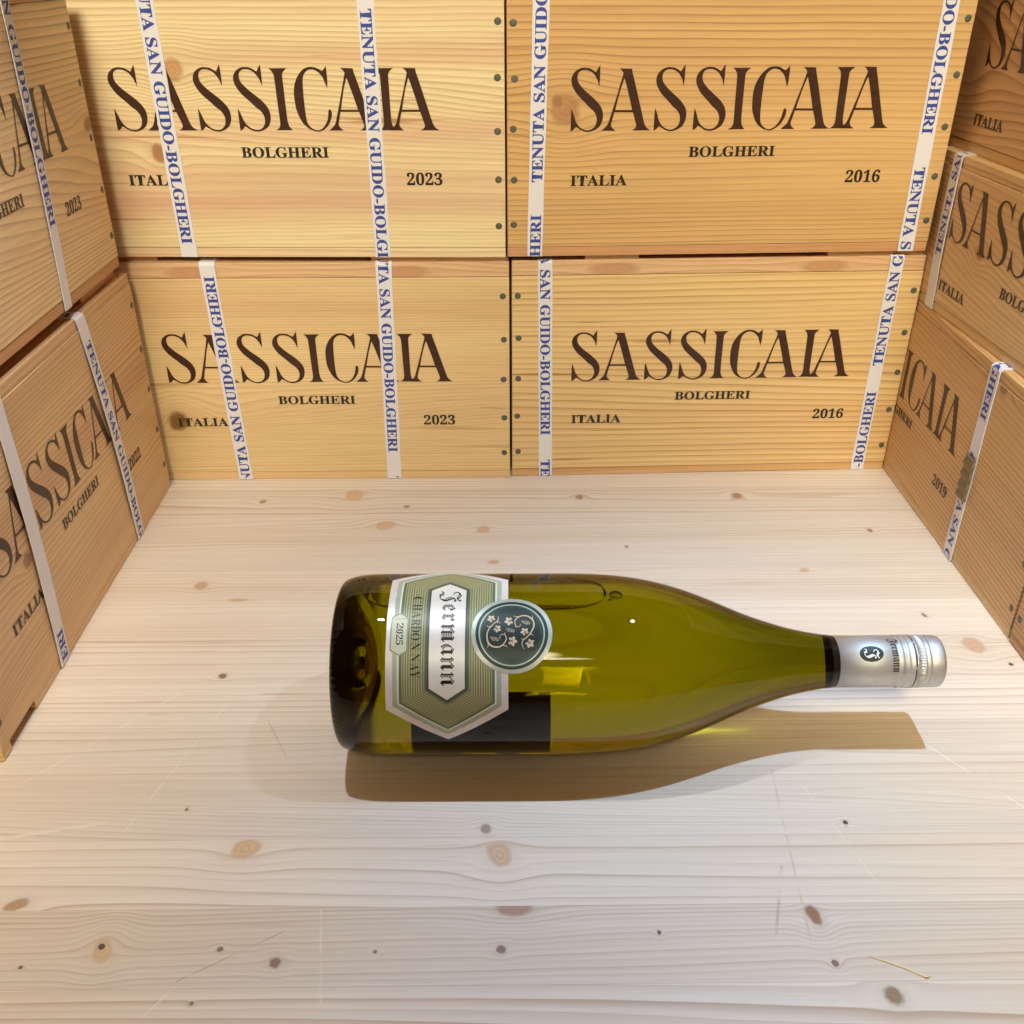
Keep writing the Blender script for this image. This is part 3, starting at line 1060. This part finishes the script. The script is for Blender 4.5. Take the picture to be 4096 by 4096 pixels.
invert(bub)
bub.cycles.is_caustics_caster = True
for (bx, by, br) in ((0.0563, -0.0020, 0.0036), (0.0528, -0.0068, 0.0012)):
    V, F = [], []
    for i in range(9):
        p = PI * i / 8
        for k in range(18):
            a = 2 * PI * k / 18
            rr = br * math.sin(p) + 1e-5
            V.append((bx + rr * math.cos(a), by + rr * math.sin(a), BR + 0.0468 + br * 0.32 * math.cos(p)))
    for i in range(8):
        for k in range(18):
            F.append((i * 18 + k, i * 18 + (k + 1) % 18, (i + 1) * 18 + (k + 1) % 18, (i + 1) * 18 + k))
    F += [tuple(range(18))[::-1], tuple(range(8 * 18, 9 * 18))]
    b2 = mesh('air_bubble', V, F, bottle, [M_AIR], smooth=True)
    invert(b2)

# --- labels -------------------------------------------------------------
LS, LC = -0.0342, 0.0494


def rows(name, edge, c0, c1, n, r, parent, mats, extra=()):
    """a sheet on the cylinder bounded left and right by edge(c) -> (s0, s1); UV = (s, c) from the label centre"""
    cs = sorted(set([c0 + (c1 - c0) * i / n for i in range(n + 1)] + list(extra)))
    V, F, UV = [], [], []
    for c in cs:
        for s in edge(c):
            V.append(cyl(s + LS, c + LC, r))
            UV.append((s, c))
    for i in range(len(cs) - 1):
        F.append((i * 2, i * 2 + 1, i * 2 + 3, i * 2 + 2))
    return mesh(name, V, F, parent, mats, UV, smooth=True)


def label_mat():
    m, b = new_mat('front_label_print')
    u, v = uvw()
    au, av = u.abs(), v.abs()
    wt = (av - 0.0237 + au * 0.672) * (1 / 1.192)
    w = au.max(wt)
    wav = nz(v * 420.0, u * 420.0, 3.0, 2.0)
    silver = mixc(nz(u * 40.0, v * 40.0, 7.0, 2.0).step(0.35, 0.65), srgb(222, 210, 208), srgb(230, 228, 232))
    pale = srgb(196, 206, 188)
    lo = srgb(170, 172, 132)
    ld = srgb(118, 120, 84)
    st = ((w * (2 * PI / 0.00128)).sin() * 0.5 + 0.5).step(0.35, 0.65)
    olive = mixc(st, ld, lo)
    deep = srgb(66, 84, 70)
    olive = mixc(w.step(0.0128, 0.0100), olive, deep)
    olive = mixc(w.step(0.0225, 0.0250) * 0.8, olive, deep)
    col = mixc(w.gt(0.0250), olive, srgb(222, 228, 216))
    col = mixc(w.gt(0.0259), col, srgb(168, 182, 164))
    edge = w + (wav - 0.5) * 0.0016
    bf = edge.gt(0.0284)
    col = mixc(w.step(0.0259, 0.0284), col, pale) if False else col
    col = mixc(bf, col, silver)
    set_in(b.inputs['Base Color'], col)
    set_in(b.inputs['Metallic'], bf * 0.12 + 0.03)
    set_in(b.inputs['Roughness'], 0.42 - bf * 0.06)
    sp = nz(u * 3200.0, v * 3200.0, 0.0, 1.0)
    bump(b, sp + bf * 0.0, 0.22, 0.0003)
    return m


def hexedge(hw, k=0.52, base=0.0237):
    corner = base + hw * k
    return corner, corner + 0.672 * hw


def hex_rows(name, hw, r, parent, mats, ds=0.0, n=64):
    corner, tip = hexedge(hw)

    def edge(c):
        w = hw if abs(c) <= corner else max(1e-5, hw * (tip - abs(c)) / (tip - corner))
        return (-w + ds, w + ds)
    return rows(name, edge, -tip, tip, n, r, parent, mats, (corner, -corner))


M_LAB = label_mat()
front = hex_rows('front_label', 0.0320, BR + 0.00012, bottle, [M_LAB], n=90)


def plate_mat(name, c, rough=0.34, metal=0.35):
    m, b = new_mat(name)
    u, v = uvw()
    n = nz(u * 2600.0, v * 2600.0, 0.0, 1.0)
    set_in(b.inputs['Base Color'], mixc(n * 0.3, c, tuple(x * 0.86 for x in c)))
    b.inputs['Metallic'].default_value = metal
    b.inputs['Roughness'].default_value = rough
    bump(b, n, 0.18, 0.0003)
    return m


M_PLATE = plate_mat('pearl_paper', srgb(236, 235, 230), 0.36, 0.12)
hex_rows('name_plate', 0.0094, BR + 0.00020, front, [M_PLATE], n=48)
M_YEAR = plate_mat('pale_green_paper', srgb(206, 212, 192), 0.45, 0.05)
M_YEARE = plate_mat('grey_green_edge', srgb(140, 152, 132), 0.45, 0.1)


def year_plate(name, g, r, mat):
    pts = [(-0.0591, 0.0608), (-0.0554, 0.0580), (-0.0554, 0.0405), (-0.0591, 0.0384), (-0.0635, 0.0410), (-0.0633, 0.0586)]
    cx, cc = -0.0593, 0.0496
    pts = [(cx + (a - cx) * (1 + g / 0.0042), cc + (b - cc) * (1 + g / 0.011)) for a, b in pts]
    L = [pts[0], pts[5], pts[4], pts[3]]
    Rr = [pts[0], pts[1], pts[2], pts[3]]

    def at(P, c):
        for p, q in zip(P, P[1:]):
            if q[1] <= c <= p[1]:
                t = (c - p[1]) / (q[1] - p[1] - 1e-12)
                return p[0] + (q[0] - p[0]) * t
        return P[0][0] if c > P[0][1] else P[-1][0]

    def edge(c):
        a, b = at(L, c + LC), at(Rr, c + LC)
        return (min(a, b) - LS, max(a, b) - LS + 1e-6)
    return rows(name, edge, pts[3][1] - LC, pts[0][1] - LC, 40, r, front, [mat], [p[1] - LC for p in pts[1:3] + pts[4:]])


year_plate('vintage_plate_edge', 0.0007, BR + 0.00017, M_YEARE)
year_plate('vintage_plate', 0.0, BR + 0.00022, M_YEAR)


def medallion_mat():
    m, b = new_mat('medallion_print')
    u, v = uvw()
    d = ((u - 0.0339) * (u - 0.0339) + (v - 0.0002) * (v - 0.0002)).sqrt()
    sp = nz(u * 2400.0, v * 2400.0, 0.0, 1.0)
    inner = mixc(sp.step(0.45, 0.75), srgb(18, 38, 36), srgb(40, 66, 64))
    inner = mixc(d.step(0.0138, 0.0168) * 0.4, inner, srgb(70, 98, 88))
    ringc = srgb(176, 192, 182)
    col = mixc(d.gt(0.0167), inner, ringc)
    col = mixc(d.gt(0.0174), col, srgb(30, 54, 48))
    col = mixc(d.gt(0.0191), col, srgb(184, 190, 184))
    set_in(b.inputs['Base Color'], col)
    set_in(b.inputs['Metallic'], d.gt(0.0189) * 0.25 + 0.15)
    set_in(b.inputs['Roughness'], sp * 0.1 + 0.32)
    bump(b, sp, 0.25, 0.0003)
    return m


MR = 0.0213
med = rows('medallion', lambda c: (0.0339 - math.sqrt(max(1e-12, MR * MR - (c - 0.0002) ** 2)), 0.0339 + math.sqrt(max(1e-12, MR * MR - (c - 0.0002) ** 2))),
           0.0002 - MR, 0.0002 + MR, 96, BR + 0.00026, front, [medallion_mat()])


def wrap(name, V, F, r, parent, mat, sub=None):
    """flat art given as (s, c) wrapped on the bottle"""
    vs = [cyl(s, c, r) for s, c in V]
    o = mesh(name, vs, F, parent, [mat], [(a - LS, b - LC) for a, b in V])
    bm = bmesh.new()
    bm.from_mesh(o.data)
    ctr = Vector((0, 0, BR))
    for f in bm.faces:
        p = f.calc_center_median()
        if f.normal.dot(Vector((0, p.y, p.z - BR))) < 0:
            f.normal_flip()
    bm.to_mesh(o.data)
    bm.free()
    return o


def stroke(pts, w0, w1, wm=None):
    """tapering stroke through points -> verts, faces"""
    P = smooth_prof(pts, 5)
    V, F = [], []
    n = len(P)
    for i, p in enumerate(P):
        a, b = P[max(0, i - 1)], P[min(n - 1, i + 1)]
        dx, dy = b[0] - a[0], b[1] - a[1]
        L = math.hypot(dx, dy) + 1e-12
        t = i / (n - 1)
        w = (w0 + (w1 - w0) * t) if wm is None else (w0 + (wm - w0) * min(1, t * 2.5) if t < 0.5 else wm + (w1 - wm) * max(0, (t - 0.5) * 2))
        V.append((p[0] - dy / L * w / 2, p[1] + dx / L * w / 2))
        V.append((p[0] + dy / L * w / 2, p[1] - dx / L * w / 2))
    for i in range(n - 1):
        F.append((2 * i, 2 * i + 1, 2 * i + 3, 2 * i + 2))
    return V, F


def join(parts):
    V, F = [], []
    for v, f in parts:
        o = len(V)
        V += v
        F += [tuple(i + o for i in q) for q in f]
    return V, F


def mp(x, y):
    return (-0.0003 + (x - 950) / 752 * 0.0186, 0.0496 + (905 - y) / 735 * 0.0186)


def sk(pts, a, b, m=None):
    return stroke([mp(*p) for p in pts], a * 2.47e-5, b * 2.47e-5, m * 2.47e-5 if m else None)


art = [
    sk([(655, 530), (665, 580), (640, 640), (570, 690), (510, 760), (460, 820), (430, 900), (425, 1000), (440, 1080), (470, 1130),
        (530, 1180), (620, 1200), (700, 1190), (770, 1140), (815, 1080), (835, 1020), (810, 950), (760, 930), (710, 950), (695, 1000), (715, 1030)], 10, 8, 30),
    sk([(440, 1110), (455, 1160), (428, 1215)], 22, 5), sk([(770, 1170), (820, 1172), (862, 1202)], 24, 5), sk([(600, 660), (670, 660), (707, 692)], 20, 5),
    sk([(520, 755), (455, 765), (412, 738)], 20, 5), sk([(808, 950), (795, 890)], 18, 5),
    sk([(1215, 1240), (1180, 1190), (1165, 1130), (1190, 1060), (1250, 1010), (1330, 930), (1380, 850), (1415, 770), (1420, 690), (1400, 620),
        (1350, 560), (1280, 520), (1200, 510), (1120, 530), (1050, 580), (1015, 650), (1030, 730), (1070, 765), (1120, 755), (1140, 700)], 8, 8, 30),
    sk([(1385, 600), (1392, 560), (1402, 510)], 22, 5), sk([(1100, 545), (1040, 535), (983, 515)], 22, 5), sk([(1330, 935), (1372, 932), (1415, 972)], 20, 5),
    sk([(1225, 1028), (1180, 1036), (1140, 1028)], 18, 5), sk([(1028, 730), (1040, 790)], 16, 4)]


def leaf(x, y, r, rot):
    V = [mp(x, y)]
    n = 0
    out = []
    for lobe in range(5):
        base = rot + (lobe - 2) * 1.12
        rl = r * (1.0 if lobe == 2 else 0.95 if lobe in (1, 3) else 0.78)
        for da, k in ((-0.56, 0.50), (-0.44, 0.74), (-0.36, 0.70), (-0.22, 0.92), (-0.13, 0.86), (0.0, 1.05), (0.13, 0.86), (0.22, 0.92), (0.36, 0.70), (0.44, 0.74), (0.56, 0.50)):
            out.append((x + rl * k * math.cos(base + da), y + rl * k * math.sin(base + da)))
    V += [mp(*p) for p in out]
    F = [(0, i, i + 1) for i in range(1, len(out))]
    return V, F


LEAVES = [(520, 590, 100, -2.2), (900, 635, 112, 2.9), (632, 805, 96, 0.5), (1228, 885, 102, -2.1), (950, 1075, 120, 0.1), (1322, 1115, 112, 0.7)]
art += [leaf(*l) for l in LEAVES]


def dot(x, y, r):
    V = [mp(x, y)] + [mp(x + r * math.cos(2 * PI * k / 8), y + r * math.sin(2 * PI * k / 8)) for k in range(8)]
    return V, [(0, k + 1, (k + 1) % 8 + 1) for k in range(8)]


grnd = random.Random(3)
for gx, gy in ((575, 1020), (910, 840), (1240, 665)):
    for row, (cnt, dy) in enumerate(((5, -34), (6, -12), (5, 12), (4, 34))):
        for k in range(cnt):
            art.append(dot(gx + (k - (cnt - 1) / 2) * 33 + row * 9 + grnd.uniform(-5, 5), gy + dy + k * 5 + grnd.uniform(-5, 5), 9))
V, F = join(art)
M_GOLD = plain('rose_gold_print', srgb(216, 196, 168), 0.35, 0.1)
wrap('vine_emblem', V, F, BR + 0.00031, front, M_GOLD)
V, F = [], []
for (x, y, r, rot) in LEAVES:
    for lobe in range(5):
        a = rot + (lobe - 2) * 1.12
        v, f = sk([(x, y), (x + r * 0.3 * math.cos(a), y + r * 0.3 * math.sin(a)), (x + r * 0.62 * math.cos(a), y + r * 0.62 * math.sin(a))], 13, 3)
        o = len(V)
        V += v
        F += [tuple(i + o for i in q) for q in f]
M_VEIN = plain('dark_green_vein', srgb(26, 44, 40), 0.4)
wrap('leaf_veins', V, F, BR + 0.00034, front, M_VEIN)

M_BLK = plain('label_black', srgb(20, 18, 16), 0.4)


def ladder_mat():
    m, b = new_mat('label_black_ladder')
    u, v = uvw()
    st = ((u * (2 * PI / 0.00088)).sin() * 0.5 + 0.5).step(0.30, 0.5)
    set_in(b.inputs['Base Color'], mixc(st, srgb(24, 20, 18), srgb(204, 200, 194)))
    b.inputs['Roughness'].default_value = 0.4
    return m


def girth_text(letters, base_s, unit, mat, name, r, off=0.0, conv=bold, parent=None, shift=0.0):
    """letters (char, c_top, c_bottom): set reading downwards, letter tops to +s"""
    parts = []
    for ch, ca, cb in letters:
        vs, fs = text_mesh(conv(ch), off)
        w = max(v[0] for v in vs)
        x0 = min(v[0] for v in vs)
        parts.append(([(base_s + y * unit + shift, ca - x / w * (ca - cb)) for x, y in vs], fs))
    V, F = join(parts)
    return wrap(name, V, F, r, parent or front, mat)


JL = [('J', 0.0774, 0.0690), ('e', 0.0670, 0.0628), ('r', 0.0613, 0.0564), ('m', 0.0550, 0.0447), ('a', 0.0438, 0.0378), ('n', 0.0373, 0.0300), ('n', 0.0294, 0.0220)]
girth_text(JL, -0.0373, 0.0137, M_BLK, 'brand_lettering', BR + 0.00026, 0.0, fraktur)
girth_text([(c, a - (a - b) * 0.12, b + (a - b) * 0.12) for c, a, b in JL], -0.0373, 0.0137, ladder_mat(), 'brand_lettering_inlay', BR + 0.00030, -0.028, fraktur)
CH = [('C', 0.0729, 0.0683), ('H', 0.0672, 0.0631), ('A', 0.0624, 0.0584), ('R', 0.0577, 0.0538), ('D', 0.0537, 0.0502), ('O', 0.0496, 0.0458),
      ('N', 0.0444, 0.0407), ('N', 0.0388, 0.0349), ('A', 0.0338, 0.0302), ('Y', 0.0300, 0.0263)]
girth_text(CH, -0.0531, 0.0051 / 0.713, M_BLK, 'grape_lettering', BR + 0.00024, -0.009)
girth_text([('2', 0.0554, 0.0523), ('0', 0.0519, 0.0495), ('2', 0.0489, 0.0463), ('5', 0.0460, 0.0434)], -0.0609, 0.0036 / 0.713, M_BLK,
           'vintage_lettering', BR + 0.00030, -0.004)

# the back label on the far underside
V, F = [], []
nb = 48
a0, a1 = math.radians(-56), math.radians(-132)
for i in range(nb + 1):
    a = a0 + (a1 - a0) * i / nb
    for s in (-0.0600, 0.0225):
        V.append((s, -(BR + 0.00015) * math.cos(a), BR + (BR + 0.00015) * math.sin(a)))
for i in range(nb):
    F.append((2 * i, 2 * i + 1, 2 * i + 3, 2 * i + 2))
backl = mesh('back_label', V, F, bottle, [plain('back_label_paper', srgb(74, 74, 74), 0.6)], smooth=True)

# --- screw cap -----------------------------------------------------------
M_ALU, ab = new_mat('brushed_aluminium')
tc = Ex.nt.nodes.new('ShaderNodeTexCoord')
sx = Ex.nt.nodes.new('ShaderNodeSeparateXYZ')
Ex.nt.links.new(tc.outputs['Object'], sx.inputs[0])
ox, oy, oz = Ex(sx.outputs[0]), Ex(sx.outputs[1]), Ex(sx.outputs[2])
nn = nz(ox * 160.0, oy * 900.0, oz * 900.0, 3.0)
set_in(ab.inputs['Base Color'], mixc(nn, srgb(214, 217, 222), srgb(194, 197, 202)))
ab.inputs['Metallic'].default_value = 0.88
set_in(ab.inputs['Roughness'], nn * 0.14 + 0.46)
CR0 = 0.01475
cp = [(0.1828, 0.01425), (0.1828, CR0), (0.2150, CR0), (0.2157, 0.01425), (0.2164, 0.01430), (0.2172, 0.01495), (0.2178, 0.01505), (0.2186, 0.01480), (0.2193, 0.01420), (0.2200, 0.01450),
      (0.2208, 0.01510), (0.2216, 0.01510), (0.2224, 0.01455), (0.2231, 0.01480), (0.2238, 0.01515), (0.2249, 0.01505)]
cap = lathe('screw_cap', cp, bottle, [M_ALU], n=120)
ring = lathe('tear_slit', [(0.2249, 0.01445), (0.2256, 0.01445)], cap, [plain('slit_dark', srgb(40, 38, 36), 0.5, 0.6)], n=96)
V, F = [], []
for k in range(6):
    a0 = 2 * PI * k / 6 + 0.35
    b0 = len(V)
    for da in (0, 0.10):
        for x in (0.2247, 0.2258):
            V.append((x, -0.01495 * math.cos(a0 + da), BR + 0.01495 * math.sin(a0 + da)))
    F.append((b0, b0 + 1, b0 + 3, b0 + 2))
mesh('tear_bridge', V, F, cap, [M_ALU])


def knurl(x, a):
    w = 1.0 if 0.2266 < x < 0.2304 else 0.0
    return -0.00042 * w * (0.5 + 0.5 * math.sin(a * 60))


cp2 = [(0.2256, 0.01440), (0.2256, 0.01495), (0.2262, 0.01510), (0.2265, 0.01505), (0.2267, 0.01500), (0.2285, 0.01500), (0.2303, 0.01500), (0.2305, 0.01505), (0.2309, 0.01480),
       (0.2315, 0.01430), (0.2322, 0.01470), (0.2330, 0.01498), (0.2337, 0.01470), (0.2344, 0.01425), (0.2351, 0.01465), (0.2358, 0.01488),
       (0.2390, 0.01482), (0.2406, 0.01470), (0.2417, 0.01435), (0.2424, 0.01370), (0.2427, 0.01280), (0.24275, 0.0080), (0.24275, 0.0001)]
lathe('cap_top', cp2, cap, [M_ALU], n=480, ripple=knurl)
lathe('neck_reflection_band', [(0.1788, 0.01525), (0.1800, 0.01508), (0.1815, 0.01488), (0.1829, 0.01470)], bottle, [plain('painted_cap_reflection', srgb(22, 18, 12), 0.25)], n=96)  # dark sheet painted in for the capsule's inside mirrored in the neck glass

CAPR = CR0 + 0.0001


def capwrap(name, V, F, mat, parent, r):
    vs = [(s, -r * math.cos(a), BR + r * math.sin(a)) for s, a in V]
    o = mesh(name, vs, F, parent, [mat])
    bm = bmesh.new()
    bm.from_mesh(o.data)
    for f in bm.faces:
        p = f.calc_center_median()
        if f.normal.dot(Vector((0, p.y, p.z - BR))) < 0:
            f.normal_flip()
    bm.to_mesh(o.data)
    bm.free()
    return o


V, F = [], []
for i in range(25):
    t = -1 + 2 * i / 24
    hw = math.sqrt(max(1e-9, 1 - t * t))
    for sgn in (-1, 1):
        V.append((0.2005 + sgn * 0.0067 * hw + t * 0.0004, math.radians(55.2 + 18.4 * t)))
for i in range(24):
    F.append((2 * i, 2 * i + 1, 2 * i + 3, 2 * i + 2))
capwrap('cap_badge', V, F, plain('badge_green', srgb(26, 48, 40), 0.4), cap, CAPR)
vs, fs = text_mesh(fraktur('J'))
w = max(v[0] for v in vs)
y0_, y1_ = min(v[1] for v in vs), max(v[1] for v in vs)
capwrap('cap_initial', [(0.1962 + (y - y0_) / (y1_ - y0_) * 0.0088, math.radians(66.5 - x / w * 22)) for x, y in vs], fs,
        plain('badge_white', srgb(226, 230, 230), 0.4), cap, CAPR + 0.00012)
vs, fs = text_mesh(fraktur('Jermann'))
w = max(v[0] for v in vs)
capwrap('cap_lettering', [(0.2121 + y * 0.0066, math.radians(95.5 - x / w * 82)) for x, y in vs], fs, M_BLK, cap, CAPR)

# ------------------------------------------------------------------ splinter on the table
pts = [(0.1640, 0.2830, 0.0008), (0.1700, 0.2808, 0.0005), (0.1790, 0.2768, 0.0004), (0.1860, 0.2725, 0.0006), (0.1880, 0.2724, 0.0014)]
V, F = [], []
for i, p in enumerate(pts):
    r = 0.00015 + 0.00035 * i / 4
    for k in range(5):
        a = 2 * PI * k / 5
        V.append((p[0], p[1] + r * math.cos(a), p[2] + r * math.sin(a)))
for i in range(len(pts) - 1):
    for k in range(5):
        F.append((i * 5 + k, i * 5 + (k + 1) % 5, (i + 1) * 5 + (k + 1) % 5, (i + 1) * 5 + k))
F += [(4, 3, 2, 1, 0), (20, 21, 22, 23, 24)]
tag(mesh('wood_splinter', V, F, None, [plain('pale_splinter', srgb(236, 216, 170), 0.5)], smooth=True),
    'thin pale wood splinter lying loose on the bare table, nearest the viewer', 'splinter')

for o in (table, backl):
    o.cycles.is_caustics_receiver = True

# the place is built at four units to the metre: the solver for light bent by glass needs the size
UNIT = 4.0
for o in list(COL.objects):
    if o.parent is not None:
        continue
    o.location = o.location * UNIT
    if o.type == 'LIGHT':
        o.data.energy *= UNIT * UNIT
        if o.data.type == 'AREA':
            o.data.size *= UNIT
            o.data.size_y *= UNIT
        else:
            o.data.shadow_soft_size *= UNIT
    elif o.type != 'CAMERA':
        o.scale = o.scale * UNIT
